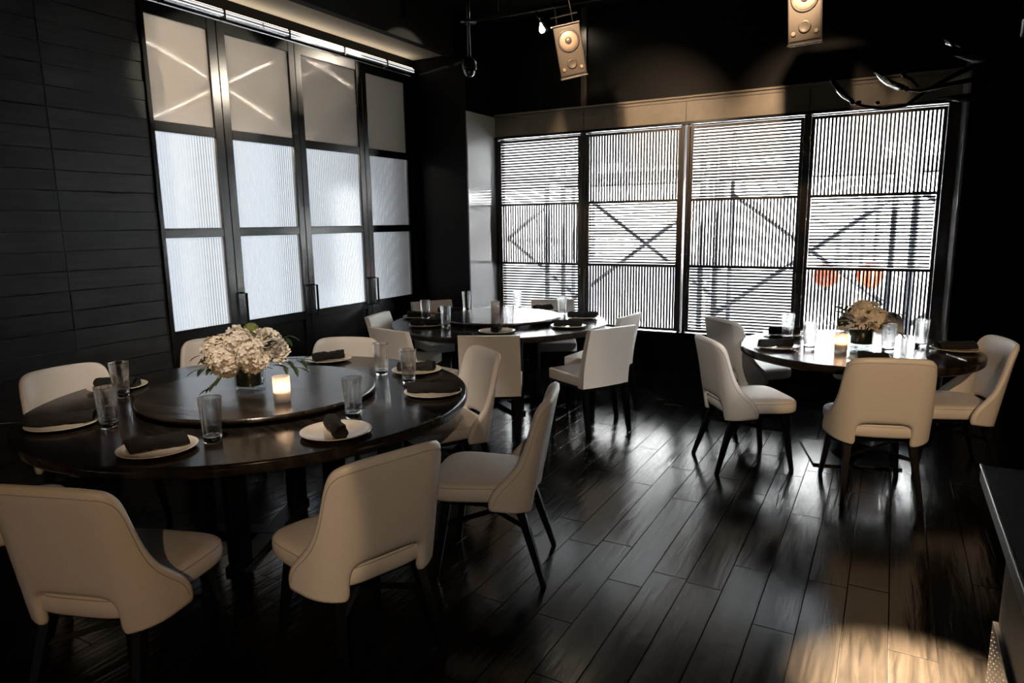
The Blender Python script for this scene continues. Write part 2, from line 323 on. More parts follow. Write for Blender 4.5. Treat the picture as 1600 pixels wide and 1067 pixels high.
structure(bx('trim_6', m_steel, (-3.86, 0.40, BY - .05, BY + .15, 0.50, 0.525), bev=.003), 'black window sill board along the bay', 'trim')
structure(bx('trim_7', m_bronze, (-2.86, -2.80, BY - .005, BY + .03, 2.766, CZ), bev=.004), 'thin upright batten on the wall above the first mullion', 'trim')
# soffit
structure(bx('ceiling_soffit', m_beige, (WX - .05, -4.08, -1.6, BY0, 3.3, 3.42)), 'beige dropped soffit strip over the glass doors', 'ceiling')
structure(bx('ceiling_beam', m_ceil, (-4.08, -4.0, -1.6, BY0, 3.28, CZ)), 'black beam edge beside the beige soffit', 'ceiling')

# ------------------------------------------------------------------ shuttered windows
WIN = [(-3.79, -2.885), (-2.758, -1.849), (-1.702, -.773), (-.653, .285)]
ROWS = [(0.56, 1.165), (1.192, 1.797), (1.824, 2.462)]
PIT = 0.0292; SW = 0.0160; slat_cache = {}
names = ['first window from the corner behind the middle table', 'second window from the corner with steel shutters', 'third window with steel shutters left of the bouquet', 'last window with steel shutters behind the bouquet']
for i, (x0, x1) in enumerate(WIN):
    wn = structure(empty('window_%d' % (i + 1), (x0, BY, 0.525)), names[i], 'window')
    z = lambda v: v - 0.525
    W_ = x1 - x0
    fr = m_bronze
    mul_l = 0.07 if i in (0,) else 0.062; mul_r = 0.115 if i == 3 else 0.062
    # outer fixed frame
    for nm, b in (('jamb', (-mul_l, -.032, -.03, .12, 0, z(2.505))), ('jamb', (W_ + .032, W_ + mul_r, -.03, .12, 0, z(2.505)))):
        bx(nm, m_bronze, b, wn, bev=.003)
    bx('window_head', m_bronze, (-.032, W_ + .032, .03, .12, z(2.497), z(2.505)), wn)
    # glass behind the shutters
    for (a, b) in ROWS:
        bx('pane', m_pane, (-.03, W_ + .03, .085, .091, z(a) - .012, z(b) + .012), wn)
    bx('glazing_bar', m_bronze, (-.03, W_ + .03, .075, .10, z(1.17), z(1.188)), wn); bx('glazing_bar', m_bronze, (-.03, W_ + .03, .075, .10, z(1.80), z(1.82)), wn)
    sh = bx('shutter_frame', fr, (-.030, -.002, -.022, .012, .008, z(2.488)), wn, bev=.002)
    # remaining bars of the shutter frame
    bx('stile', fr, (W_ + .002, W_ + .030, -.022, .012, .008, z(2.488)), sh, bev=.002)
    for (a, b) in ((.008, z(.56)), (z(1.165), z(1.192)), (z(1.797), z(1.824)), (z(2.462), z(2.488))):
        bx('rail', fr, (-.002, W_ + .002, -.022, .012, a, b), sh, bev=.002)
    for zz in (.35, 1.55):
        hx = W_ + .031 if i in (0, 2) else -.031
        if i in (0, 1, 2, 3): bx('hinge', m_brass, (hx - .007, hx + .007, -.034, -.018, zz + .2, zz + .26), sh, bev=.002)
    for r, (a, b) in enumerate(ROWS):
        horiz = (r + i) % 2 == 0
        if horiz:
            n = int(round((b - a) / PIT)); key = ('h', round(W_, 3))
            if key not in slat_cache: slat_cache[key] = box_me(0, W_, -.009, .004, -SW / 2, SW / 2)
            for q in range(n): obj('slat', slat_cache[key], m_slat, sh, loc=(0, 0, z(a) + (q + .5) * (b - a) / n))
        else:
            n = int(round(W_ / PIT)); key = ('v', round(b - a, 3))
            if key not in slat_cache: slat_cache[key] = box_me(-SW / 2, SW / 2, -.009, .004, 0, b - a)
            for q in range(n): obj('slat', slat_cache[key], m_slat, sh, loc=((q + .5) * W_ / n, 0, z(a)))

# ------------------------------------------------------------------ reeded glass doors on the left
def reeded_me(w_, h_, pitch=0.022, amp=0.0045, per=6):
    n = max(2, int(w_ / pitch) * per); bm = bmesh.new(); rows = []
    for zz in (0, h_):
        rows.append([bm.verts.new((amp * abs(math.sin(PI * (i / per))), w_ * i / n, zz)) for i in range(n + 1)])
    for a, b in zip(rows[0], rows[0][1:]):
        i = rows[0].index(a); bm.faces.new((a, b, rows[1][i + 1], rows[1][i]))
    me = mesh(bm, 'reeded', True); return me
DOORS = [(3.052, 3.640, 3.075, 3.565), (3.644, 4.405, 3.715, 4.340), (4.409, 5.230, 4.475, 5.165), (5.234, 5.955, 5.300, 5.895)]
DROWS = [(0.865, 1.545), (1.605, 2.280), (2.350, 3.045)]
dl = ['black framed glass door panel beside the plank cladding', 'second black framed reeded glass door from the cladding', 'third black framed reeded glass door from the cladding', 'dim black framed glass door panel next to the corner']
for i, (y0, y1, p0, p1) in enumerate(DOORS):
    d = structure(empty('door_%d' % (i + 1), (WX, y0, 0.02)), dl[i], 'door')
    z = lambda v: v - 0.02
    bx('stile', m_steel, (-.045, .0, 0, p0 - y0, 0, z(3.13)), d, bev=.003); bx('stile', m_steel, (-.045, .0, p1 - y0, y1 - y0, 0, z(3.13)), d, bev=.003)
    for a, b in ((0, .10), (z(.80), z(.865)), (z(1.545), z(1.605)), (z(2.28), z(2.35)), (z(3.045), z(3.13))):
        bx('rail', m_steel, (-.045, -.002, p0 - y0, p1 - y0, a, b), d, bev=.003)
    bx('kick_panel', m_steel, (-.035, -.020, p0 - y0, p1 - y0, .10, z(.80)), d)
    for a, b in ((z(.865), z(.875)), (z(1.605), z(1.613))): bx('glazing_bead', m_steel, (-.012, .004, p0 - y0, p1 - y0, a, b), d)
    for r, (a, b) in enumerate(DROWS):
        if r < 2: obj('pane', reeded_me(p1 - p0, b - a), m_reeded, d, loc=(-.022, p0 - y0, z(a)))
        else: bx('pane', m_frosted, (-.024, -.020, p0 - y0, p1 - y0, z(a), z(b)), d)
    hs = {0: [], 1: [.035, .735], 2: [.035, .79], 3: [.035]}[i]
    for hy in hs:
        pts = [(0, hy, z(1.10)), (.055, hy, z(1.10)), (.055, hy, z(.84)), (0, hy, z(.84))]
        obj('handle', tube_me(pts, .010, 4, False), m_steel, d)
# sliding rail with linear lights over the doors
lr = empty('linear_light_rail', (WX + .015, 3.06, 3.15), label='slim white linear light rail running above the glass doors', cat='light rail')
bx('housing', m_alu, (-.012, .035, 0, 2.95, 0, .05), lr, bev=.003)
for a in range(3): bx('diffuser', m_led, (.036, .040, .02 + a * .98, .98 + a * .98, .009, .017), lr); bx('diffuser', m_led, (.036, .040, .02 + a * .98, .98 + a * .98, .031, .040), lr)
bx('hidden_glow_strip', m_soffit_glow, (-.006, .028, .02, 2.93, .0502, .053), lr)  # glowing strip added out of sight to warm the soffit
for a in (.12, .62, 1.25, 1.9, 2.5): bx('bracket', m_steel, (-.01, .048, a, a + .012, -.02, .06), lr)
# neighbouring daylit room behind the glass
structure(bx('floor_neighbour', m_conc, (-8.0, WX - .13, 1.0, 8.4, -.12, 0)), 'pale floor of the room behind the glass doors', 'floor')
structure(bx('ceiling_neighbour', m_beige, (-8.0, WX - .13, 1.0, 8.4, 3.3, 3.4)), 'beige ceiling of the room behind the glass doors', 'ceiling')
structure(bx('wall_neighbour_end', m_wall, (-8.0, -5.0, 8.3, 8.4, 0, 3.3)), 'dark end wall of the room behind the glass doors', 'wall')
structure(bx('wall_neighbour_side', m_wall, (-5.1, -5.0, BY0 + .1, 8.3, 0, 3.3)), 'dark side wall of the room behind the glass doors', 'wall')
structure(bx('wall_neighbour_jamb', m_wall, (-5.1, WX - .02, BY0, BY0 + .1, 0, 3.3)), 'dark return wall at the end of the glass doors', 'wall')
structure(bx('wall_neighbour_front', m_beige, (-8.0, WX - .13, 0.9, 1.0, 0, 3.3)), 'beige end wall of the room behind the cladding', 'wall')
for k, yy in enumerate((2.2, 3.4, 4.6, 5.8, 7.0)): structure(bx('trim_%d' % (8 + k), m_steel, (-8.05, -7.95, yy - .05, yy + .05, 0, 2.9)), 'added dark post %d from the cladding, striping the reeded glass' % (k + 1), 'post')  # unseen posts added so the reeded glass shows dark and bright stripes
structure(bx('wall_neighbour_window', m_beige, (-8.1, -8.0, 1.0, 8.4, 2.9, 3.4)), 'beige lintel over the daylight opening of the next room', 'wall')

# ------------------------------------------------------------------ shell chair (rounded back with a cut-out over the seat)
def shell_map(s, z):
    sg = 1 if s >= 0 else -1; a = abs(s); S0, S1, TM = .13, .31, rad(72)
    kk = TM / (S1 - S0)
    if a <= S0: x, y, th = a, 0.0, 0.0
    elif a <= S1: th = kk * (a - S0); x = S0 + math.sin(th) / kk; y = (1 - math.cos(th)) / kk
    else: th = TM; x = S0 + math.sin(TM) / kk + (a - S1) * math.cos(TM); y = (1 - math.cos(TM)) / kk + (a - S1) * math.sin(TM)
    y += 0.35 * min(a, S0) ** 2
    rec = math.tan(rad(10)) * (z - .40) + 0.10 * max(0, z - .6) ** 2
    n = Vector((-math.sin(th) * sg, math.cos(th), 0.17)).normalized()
    return Vector((x * sg, -.235 - rec + y, z)), n
half_out = [(.385, .372), (.398, .385), (.402, .43), (.385, .475), (.340, .525), (.300, .58), (.275, .65), (.262, .73), (.255, .785), (.243, .825), (.215, .852), (.16, .863), (.08, .867), (0, .868)]
half_in = [(.150, .338), (.140, .36), (.146, .41), (.143, .447), (.125, .468), (.095, .474), (.05, .476), (0, .476)]
def full(h): return h + [(-a, b) for a, b in h[-2::-1]]
def shell_meshes():
    NU, K, T = 97, 13, 0.036
    po = resample(smooth_path(full(half_out), 2), NU); pi_ = resample(smooth_path(full(half_in), 2), NU)
    bm = bmesh.new(); fr, bk = [], []; seam = []
    for i in range(NU):
        u = i / (NU - 1); e = math.sqrt(max(0, 1 - (1 - min(1, min(u, 1 - u) / .012)) ** 2)); f_, b_ = [], []
        for j in range(K):
            t = .5 - .5 * math.cos(PI * j / (K - 1)); s = po[i][0] + (pi_[i][0] - po[i][0]) * t; z = po[i][1] + (pi_[i][1] - po[i][1]) * t
            d = min(t, 1 - t) * math.hypot(po[i][0] - pi_[i][0], po[i][1] - pi_[i][1]); h = math.sqrt(max(0, 1 - (1 - min(1, d / .022)) ** 2)) * e
            p, n = shell_map(s, z); f_.append(bm.verts.new(p + n * T * (.5 + .5 * h))); b_.append(bm.verts.new(p + n * T * (.5 - .5 * h)))
        fr.append(f_); bk.append(b_)
        dd = math.hypot(po[i][0] - pi_[i][0], po[i][1] - pi_[i][1]); t = min(.45, .026 / dd)
        s = po[i][0] + (pi_[i][0] - po[i][0]) * t; z = po[i][1] + (pi_[i][1] - po[i][1]) * t
        if 2 < i < NU - 3: p, n = shell_map(s, z); seam.append(p + n * 0.0005)
    for A, fl in ((fr, False), (bk, True)):
        for i in range(NU - 1):
            for j in range(K - 1):
                q = (A[i][j], A[i + 1][j], A[i + 1][j + 1], A[i][j + 1]); bm.faces.new(q[::-1] if fl else q)
    bmesh.ops.remove_doubles(bm, verts=bm.verts, dist=1e-5)
    return mesh(bm, 'shell', True), tube_me(seam, .0016, 5)
def cushion_me(hw_f, hw_b, y0, y1, z0, z1, n=4.5, N=56):
    bm = bmesh.new(); rings = []; yc, hy = (y0 + y1) / 2, (y1 - y0) / 2; H = z1 - z0
    for zf, s in ((0, .90), (.04, .96), (.16, .995), (.45, 1.0), (.70, .995), (.85, .965), (.94, .91), (.99, .80), (1.03, .5), (1.045, .2)):
        ring = []
        for i in range(N):
            a = 2 * PI * i / N; cx, cy = math.cos(a), math.sin(a)
            px = math.copysign(abs(cx) ** (2 / n), cx); py = math.copysign(abs(cy) ** (2 / n), cy); t = (py + 1) / 2
            ring.append(bm.verts.new((px * (hw_b + (hw_f - hw_b) * t) * (s if s > .85 else s), yc + py * hy * s, z0 + zf * H)))
        rings.append(ring)
    for a, b in zip(rings, rings[1:]):
        for i in range(N): bm.faces.new((a[i], a[(i + 1) % N], b[(i + 1) % N], b[i]))
    bm.faces.new(rings[0][::-1]); bm.faces.new(rings[-1]); return mesh(bm, 'cushion', True)
def cushion_seam(hw_f, hw_b, y0, y1, z, sc_, n=4.5, N=64):
    P = []; yc, hy = (y0 + y1) / 2, (y1 - y0) / 2
    for i in range(N):
        a = 2 * PI * i / N; cx, cy = math.cos(a), math.sin(a); px = math.copysign(abs(cx) ** (2 / n), cx); py = math.copysign(abs(cy) ** (2 / n), cy); t = (py + 1) / 2
        P.append((px * (hw_b + (hw_f - hw_b) * t) * sc_, yc + py * hy * sc_, z))
    return tube_me(P, .0018, 5, closed=True)
def make_shell_chair():
    t = empty('shell_chair')
    me, seam = shell_meshes()
    b = obj('backrest', me, m_leather, t); obj('seam', seam, m_pipe, b)
    s = obj('seat', cushion_me(.255, .205, -.225, .268, .388, .478), m_leather, t); obj('piping', cushion_seam(.255, .205, -.225, .268, .456, .985), m_pipe, s)
    bx('seat_frame', m_leg, (-.185, .185, -.17, .20, .355, .392), t, bev=.006)
    for sx in (-1, 1):
        obj('leg', taper_bar((sx * .175, .17, .385), (sx * .222, .225, 0), .040, .022), m_leg, t)
        obj('leg', taper_bar((sx * .165, -.155, .385), (sx * .205, -.275, 0), .040, .022), m_leg, t)
        obj('stretcher', taper_bar((sx * .19, .185, .262), (-sx * .178, -.195, .262 + .001 * sx), .018, .018), m_leg, t)
    return t
# ------------------------------------------------------------------ square-backed chair
def slab_back_me():
    bm = bmesh.new(); rings = []; nz, nx = 14, 10
    for j in range(nz + 1):
        z = .385 + (.842 - .385) * j / nz; q = (z - .385) / .457; yb = -.215 - .085 * q ** 1.5; hw = .222 - .004 * q; ring = []
        for i in range(nx + 1):
            x = -hw + 2 * hw * i / nx; ring.append((x, yb + .02 * (x / hw) ** 2 * .6, z))
        th = .062 - .022 * q
        for i in range(nx, -1, -1):
            x = -hw + 2 * hw * i / nx; ring.append((x, yb + .012 * (x / hw) ** 2 + th, z))
        rings.append([bm.verts.new(p) for p in ring])
    for a, b in zip(rings, rings[1:]):
        for i in range(len(a)): bm.faces.new((a[i], a[(i + 1) % len(a)], b[(i + 1) % len(a)], b[i]))
    bm.faces.new(rings[0][::-1]); bm.faces.new(rings[-1])
    sharp = [e for e in bm.edges if len(e.link_faces) == 2 and e.calc_face_angle(0) > .7]
    bmesh.ops.bevel(bm, geom=sharp, offset=.008, segments=2, profile=.5, affect='EDGES')
    return mesh(bm, 'slab', False)
def make_square_chair():
    t = empty('square_chair')
    b = obj('backrest', slab_back_me(), m_leather, t)
    obj('seam', tube_me([(-.221, -.203, .39), (-.221, -.215, .55), (-.219, -.245, .69), (-.217, -.285, .834), (0, -.299, .838), (.217, -.285, .834), (.219, -.245, .69), (.221, -.215, .55), (.221, -.203, .39)], .0018, 5), m_pipe, b)
    bm = bmesh.new(); bm_box(bm, -.222, .222, -.205, .242, .392, .478); bevel_all(bm, .012, 3)
    s = obj('seat', mesh(bm, 'seat'), m_leather, t); obj('piping', tube_me([(-.22, -.15, .470), (-.22, .24, .470), (.22, .24, .470), (.22, -.15, .470)], .0016, 5), m_pipe, s)
    bx('seat_frame', m_leg, (-.195, .195, -.20, .21, .362, .394), t, bev=.004)
    for sx in (-1, 1):
        obj('leg', taper_bar((sx * .195, .205, .385), (sx * .20, .215, 0), .044, .026), m_leg, t)
        obj('leg', taper_bar((sx * .195, -.195, .385), (sx * .20, -.245, 0), .044, .026), m_leg, t)
    return t
shell0, square0 = make_shell_chair(), make_square_chair(); used = {}
def place(proto, x, y, deg, label, group):
    o = copy_tree(proto) if used.get(proto.name) else proto; used[proto.name] = True
    o.location = (x, y, 0); o.rotation_euler = (0, 0, rad(deg)); tag(o, label, 'chair', group); return o
G1, G2, G3 = 'shell chairs around the front table', 'square chairs around the middle table', 'shell chairs around the right table'
for a in [
    (-2.267, 1.277, 19, 'cream shell chair cropped by the left frame edge, seen from behind', G1),
    (-1.707, 1.814, 72, 'cream shell chair seen from behind at bottom centre of the picture', G1),
    (-1.592, 2.643, 109, 'cream shell chair seen edge-on, between front table and open floor', G1),
    (-2.284, 3.249, 146, 'cream shell chair facing us, between front table and middle table', G1),
    (-3.08, 3.177, 203, 'cream shell chair beyond the front table, below the glass door handles', G1),
    (-3.80, 2.88, 232, 'cream shell chair mostly hidden behind the front bouquet', G1),
    (-3.694, 2.005, 268, 'pale shell chair against the dark plank cladding', G1),
    (-3.20, 1.28, -28, 'shadowed shell chair left of the front table, only a seat corner showing', G1)]: place(shell0, *a)
for a in [
    (-.781, 4.618, -55, 'cream shell chair on the left of the right table, nearer the camera', G3),
    (-.935, 5.579, -41, 'cream shell chair on the left of the right table, by the windows', G3),
    (-.028, 4.447, 16, 'cream shell chair with its back to us at the right table', G3),
    (.371, 5.052, 107, 'cream shell chair at the far right of the right table, cut by frame', G3),
    (-.10, 5.95, 182, 'cream shell chair behind the bouquet of the right table', G3)]: place(shell0, *a)
for a in [
    (-2.552, 4.274, 27, 'square-backed cream chair with its back to us at the middle table', G2),
    (-2.011, 4.86, 61, 'square-backed cream chair turned left on the open floor side of middle table', G2),
    (-2.15, 5.45, 86, 'square-backed cream chair half hidden, beside the second window', G2),
    (-3.67, 4.70, -75, 'square-backed chair nearest the glass doors, its pale front lit', G2),
    (-3.21, 4.23, -13, 'square-backed chair with shaded back, just right of the glass doors chair', G2),
    (-2.88, 6.02, 207, 'square-backed chair beyond the middle table under the first window', G2),
    (-3.86, 5.52, 238, 'square-backed chair beyond the middle table in the dark corner', G2)]: place(square0, *a)

# ------------------------------------------------------------------ tables
TZ = 0.762
def disc_me(r, z0, z1, n=96, rim=.008):
    return lathe_me([(0, z0), (r - .03, z0), (r - rim, z0), (r - .002, z0 + rim), (r, z0 + rim * 1.6), (r, z1 - rim), (r - rim * .3, z1 - rim * .35), (r - rim, z1), (r - .05, z1), (0, z1)], n)
def flat_caps(me):
    for p in me.polygons:
        if abs(p.normal.z) > .99: p.use_smooth = False
    return me
T1, T2, T3 = (-2.79, 2.35), (-3.02, 5.19), (-.17, 5.08)
def table(loc, r, rz, label, susan, base):
    t = empty('round_table', (*loc, 0), rz, label, 'table', 'round dining tables')
    obj('tabletop', flat_caps(disc_me(r, TZ - .05, TZ)), m_table, t)
    obj('apron', flat_caps(lathe_me([(0, TZ - .09), (r * .55, TZ - .09), (r * .55, TZ - .05), (0, TZ - .05)], 48)), m_leg, t)
    if base == 'posts':
        for k in range(4):
            a = PI / 4 + k * PI / 2; bx('leg', m_leg, (-.045, .045, -.045, .045, .02, TZ - .09), t, bev=.006).location = (.36 * math.cos(a), .36 * math.sin(a), 0)
        bx('base_bar', m_leg, (-.42, .42, -.05, .05, 0, .03), t, bev=.004).rotation_euler.z = PI / 4
        bx('base_bar', m_leg, (-.42, .42, -.05, .05, 0, .028), t, bev=.004).rotation_euler.z = -PI / 4
    else:
        obj('column', lathe_me([(0, .012), (.11, .012), (.06, .06), (.05, .12), (.05, TZ - .16), (.09, TZ - .09), (0, TZ - .09)], 32), m_leg, t)
        bx('base_plate', m_steel, (-.27, .27, -.27, .27, 0, .014), t, bev=.003)
    if susan:
        s = empty('lazy_susan', (susan[0], susan[1], TZ), rz + .4, susan[3], 'turntable', 'wooden turntables')
        obj('turntable', flat_caps(disc_me(susan[2], .018, .043)), m_susan, s)
        obj('bearing', lathe_me([(0, 0), (.12, 0), (.12, .018), (0, .018)], 32), m_steel, s)
    return t
table(T1, 1.06, rad(-20), 'large round black oak table nearest us on the left', (-2.77, 2.335, .575, 'round dark oak turntable carrying the bouquet on the front table'), 'posts')
table(T2, .95, rad(10), 'large round black table in the middle by the corner', (-3.03, 5.24, .54, 'round dark turntable with white candle on the middle table'), 'posts')
table(T3, .74, rad(16), 'smaller round black table on the right in front of the last window', None, 'plate')
SZ = TZ + .043
# ------------------------------------------------------------------ tableware
plate_me = lathe_me([(0, .004), (.06, .004), (.075, .0), (.085, .003), (.12, .009), (.146, .016), (.147, .0185), (.144, .0195), (.12, .0135), (.10, .0085), (.09, .0070), (0, .0068)], 56)
def napkin_me(seed, L=.21, R=.031):
    rn = random.Random(seed); bm = bmesh.new(); n, m_ = 26, 20; rings = []
    ph = [rn.uniform(0, 6.28) for _ in range(6)]
    for i in range(n + 1):
        u = i / n; x = (u - .5) * L; ring = []
        for k in range(m_):
            a = 2 * PI * k / m_
            rr = R * (1 + .08 * math.sin(3 * a + 9 * u + ph[0]) + .06 * math.sin(5 * a - 14 * u + ph[1]) + .10 * math.exp(-((u - .08) / .06) ** 2) - .16 * math.exp(-((u - .5 + .05 * math.sin(ph[2])) / .05) ** 2) + .05 * math.sin(30 * u + 2 * a))
            ring.append(bm.verts.new((x + .008 * math.sin(a + ph[3]) * (1 if i in (0, n) else 0), rr * math.cos(a), R * .86 + rr * .86 * math.sin(a))))
        rings.append(ring)
    for a, b in zip(rings, rings[1:]):
        for k in range(m_): bm.faces.new((a[k], a[(k + 1) % m_], b[(k + 1) % m_], b[k]))
    for ring, sx in ((rings[0], 1), (rings[-1], -1)):          # rolled ends: a stepped spiral hollow
        prev = ring; c = sum((v.co for v in ring), Vector()) / m_
        for f_, dx in ((.72, .004), (.66, .016), (.40, .012), (.34, .022), (.02, .02)):
            cur = [bm.verts.new(c + (v.co - c) * f_ + Vector((sx * dx, 0, 0))) for v in ring]
            for k in range(m_): bm.faces.new((prev[k], prev[(k + 1) % m_], cur[(k + 1) % m_], cur[k]))
            prev = cur
    return mesh(bm, 'napkin', True)
nap_me = [napkin_me(s) for s in (1, 2, 3)]
def setting(x, y, rz, where, group, L=1.0, z=TZ):
    p = obj('dinner_plate', plate_me, m_plate, loc=(x, y, z)); tag(p, 'round cream dinner plate ' + where, 'plate', 'dinner plates on ' + group)
    o = obj('rolled_napkin', nap_me[int(abs(x * 100)) % 3], m_napkin, loc=(x, y, z + .0068), rot=(0, 0, rad(rz))); o.scale = (L, 1, 1)
    tag(o, 'black napkin roll ' + where, 'napkin', 'napkins on ' + group); return p
for a in [
    (-3.155, 1.575, 50, 'in front of the pale chair by the cladding', 'the front table', 1.25),
    (-2.455, 1.555, 62, 'at the near rim of the front table below the bouquet', 'the front table'),
    (-1.975, 2.03, -35, 'at the near rim of the front table, right of the candle', 'the front table'),
    (-2.005, 2.765, 29, 'at the right rim of the front table', 'the front table', 1.3),
    (-2.40, 3.155, 32, 'at the far right of the front table behind a tumbler', 'the front table'),
    (-3.12, 3.18, 65, 'at the far side of the front table by the glass doors', 'the front table'),
    (-3.63, 2.11, 30, 'behind the tumblers at the left of the front table', 'the front table'),
    (-3.43, 4.66, 28, 'at the near left rim of the middle table', 'the middle table', 1.15),
    (-3.80, 5.06, 15, 'at the left rim of the middle table', 'the middle table'),
    (-2.70, 4.61, 110, 'at the near rim of the middle table with upright roll', 'the middle table', .8),
    (-2.30, 5.10, 25, 'at the near right rim of the middle table', 'the middle table', 1.1),
    (-2.40, 5.63, 25, 'at the far right rim of the middle table', 'the middle table', 1.2),
    (-2.96, 5.96, 50, 'on the far side of the middle table under the window', 'the middle table', .9),
    (-3.72, 5.45, 20, 'in the dark corner of the middle table', 'the middle table'),
    (-.64, 4.82, 28, 'at the near left rim of the right table', 'the right table', 1.1),
    (-.66, 5.38, 28, 'at the far left rim of the right table', 'the right table', 1.1),
    (-.05, 4.57, -10, 'behind the chair with its back to us at the right table', 'the right table', .8),
    (.41, 5.19, 25, 'at the right rim of the right table', 'the right table', 1.1)]: setting(*a)
gh = .185
glass_me = lathe_me([(.0362, .0255), (.0465, gh - .002), (.0470, gh), (.0455, gh), (.0440, gh - .004), (.0345, .034), (.0340, .0255), (.0362, .0255)], 36)
base_me = lathe_me([(0, 0), (.032, 0), (.0345, .0025), (.0362, .025), (.030, .024), (.02, .0215), (0, .021)], 36)
for x, y, l in [
    (-3.41, 1.998, 'standing before the dark plank cladding'), (-2.938, 1.651, 'beside the plate of the pale chair by the cladding'),
    (-2.353, 1.726, 'at the near rim of the front table, left of the candle'), (-2.076, 2.251, 'between the candle and the right rim of the front table'),
    (-2.539, 3.007, 'beyond the turntable, left one of the two by the far plate'), (-2.267, 2.907, 'touching the dark napkin at the right of the front table'),
    (-3.624, 4.924, 'at the left of the middle table beside the left rim plate'), (-3.71, 5.74, 'in the dark corner of the middle table'),
    (-3.195, 4.622, 'at the near left of the middle table'), (-2.73, 4.86, 'at the near side of the middle table behind the upright roll'),
    (-3.28, 6.02, 'on the far side of the middle table against the first window'), (-2.605, 5.633, 'at the right of the middle table against the first window'),
    (-.615, 5.199, 'at the left of the right table beside the dark napkins'), (-.434, 4.84, 'left of the candle on the right table'),
    (.024, 4.951, 'just right of the vase on the right table'), (.215, 5.255, 'at the far right of the right table by the bay edge')]:
    o = empty('tumbler', (x, y, TZ + .0005)); obj('glass_wall', glass_me, m_thin, o); obj('base', base_me, m_glass, o, label='thick clear glass base'); tag(o, 'tall clear glass tumbler ' + l, 'glass', 'tall clear tumblers')
def candle(x, y, z, label, lit=True):
    t = empty('votive_candle', (x, y, z), 0, label, 'candle', 'votive candles')
    obj('holder', lathe_me([(0, .0), (.036, 0), (.039, .004), (.040, .12), (.037, .12), (.036, .02), (.03, .014), (0, .014)], 32), m_candleglass, t)
    obj('wax', lathe_me([(0, .016), (.033, .016), (.033, .05), (0, .052)], 24), m_wax, t)
    if lit:
        fl = obj('flame', lathe_me([(0, .058), (.006, .064), (.009, .075), (.006, .092), (0, .108)], 12), m_flame, t)
        obj('wick', tube_me([(0, 0, .05), (0, .001, .062)], .0012, 6), m_leg, t)
        l = bpy.data.lights.new('candle_light', 'POINT'); l.energy = 0.7; l.color = (1, .66, .42); l.shadow_soft_size = .012
        lo = bpy.data.objects.new('candle_light', l); C.objects.link(lo); lo.parent = t; lo.location = (0, 0, .085)
    return t
candle(-2.469, 2.20, SZ, 'glowing frosted candle holder right of the front bouquet')
candle(-3.092, 5.26, SZ, 'white frosted candle holder on the middle table turntable', False)
candle(-.246, 4.87, TZ, 'glowing frosted candle holder left of the vase on the right table')
def knife(x, y, rz, label, z=TZ):
    bm = bmesh.new(); bm_box(bm, -.11, -.01, -.006, .006, 0, .005); bm_box(bm, -.01, .11, -.008, .008, .001, .003); bevel_all(bm, .0008, 1)
    tag(obj('table_knife', mesh(bm, 'knife'), m_silver, loc=(x, y, z), rot=(0, 0, rad(rz))), label, 'knife')
knife(.40, 4.93, 115, 'bright table knife beside the right rim plate of the right table')
knife(-3.29, 1.50, 40, 'steel knife glinting on the plate by the pale chair', TZ + .019)

# ------------------------------------------------------------------ flowers
def hydrangea_me(seed, R, n=170):
    rn = random.Random(seed); bm = bmesh.new()
    for i in range(n):
        zz = 1 - 1.55 * (i + .5) / n; a = i * 2.39996; q = math.sqrt(1 - zz * zz); nr = Vector((q * math.cos(a), q * math.sin(a), zz)).normalized()
        c = nr * R * rn.uniform(.86, 1.10); t = nr.orthogonal().normalized(); b = nr.cross(t); tw = rn.uniform(0, 6.28); s = R * rn.uniform(.20, .28); nr = (nr + Vector((rn.uniform(-.45, .45), rn.uniform(-.45, .45), rn.uniform(-.45, .45)))).normalized(); t = nr.orthogonal().normalized(); b = nr.cross(t)
        cv = bm.verts.new(c - nr * s * .15)
        for k in range(4):
            an = tw + k * PI / 2; d = t * math.cos(an) + b * math.sin(an); e = t * math.cos(an + PI / 2) + b * math.sin(an + PI / 2); cu = rn.uniform(.05, .35)
            v = [cv, bm.verts.new(c + d * s * .5 + e * s * .45 + nr * s * .10), bm.verts.new(c + d * s * 1.0 + e * s * .28 + nr * s * (cu - .1)), bm.verts.new(c + d * s * 1.05 - e * s * .28 + nr * s * (cu - .1)), bm.verts.new(c + d * s * .5 - e * s * .45 + nr * s * .10)]
            bm.faces.new(v)
    g = bmesh.ops.create_icosphere(bm, subdivisions=2, radius=R * .70)
    return mesh(bm, 'hydrangea', True)
def rose_me(seed, R):
    rn = random.Random(seed); bm = bmesh.new()
    for lay, (r, hgt, cnt, open_) in enumerate(((.16, .62, 3, -.05), (.34, .72, 4, .0), (.52, .74, 5, .06), (.70, .70, 6, .14), (.88, .60, 7, .24), (1.0, .46, 8, .34))):
        for k in range(cnt):
            a0 = 2 * PI * (k + rn.random() * .3 + lay * .37) / cnt; wdt = 2 * PI / cnt * .72; grid = []
            for j in range(5):
                v = j / 4; row = []
                for i in range(5):
                    u = i / 4 - .5; a = a0 + u * wdt * (1 - .35 * (v > .9)); rr = R * (r * (.55 + .45 * math.sin(v * 1.6)) + open_ * v ** 2 * (1 - u * u))
                    row.append(bm.verts.new((rr * math.cos(a), rr * math.sin(a), R * (-.35 + hgt * 1.35 * v * (1 - .35 * u * u * 4 * v)))))
                grid.append(row)
            for j in range(4):
                for i in range(4): bm.faces.new((grid[j][i], grid[j][i + 1], grid[j + 1][i + 1], grid[j + 1][i]))
    return mesh(bm, 'rose', True)
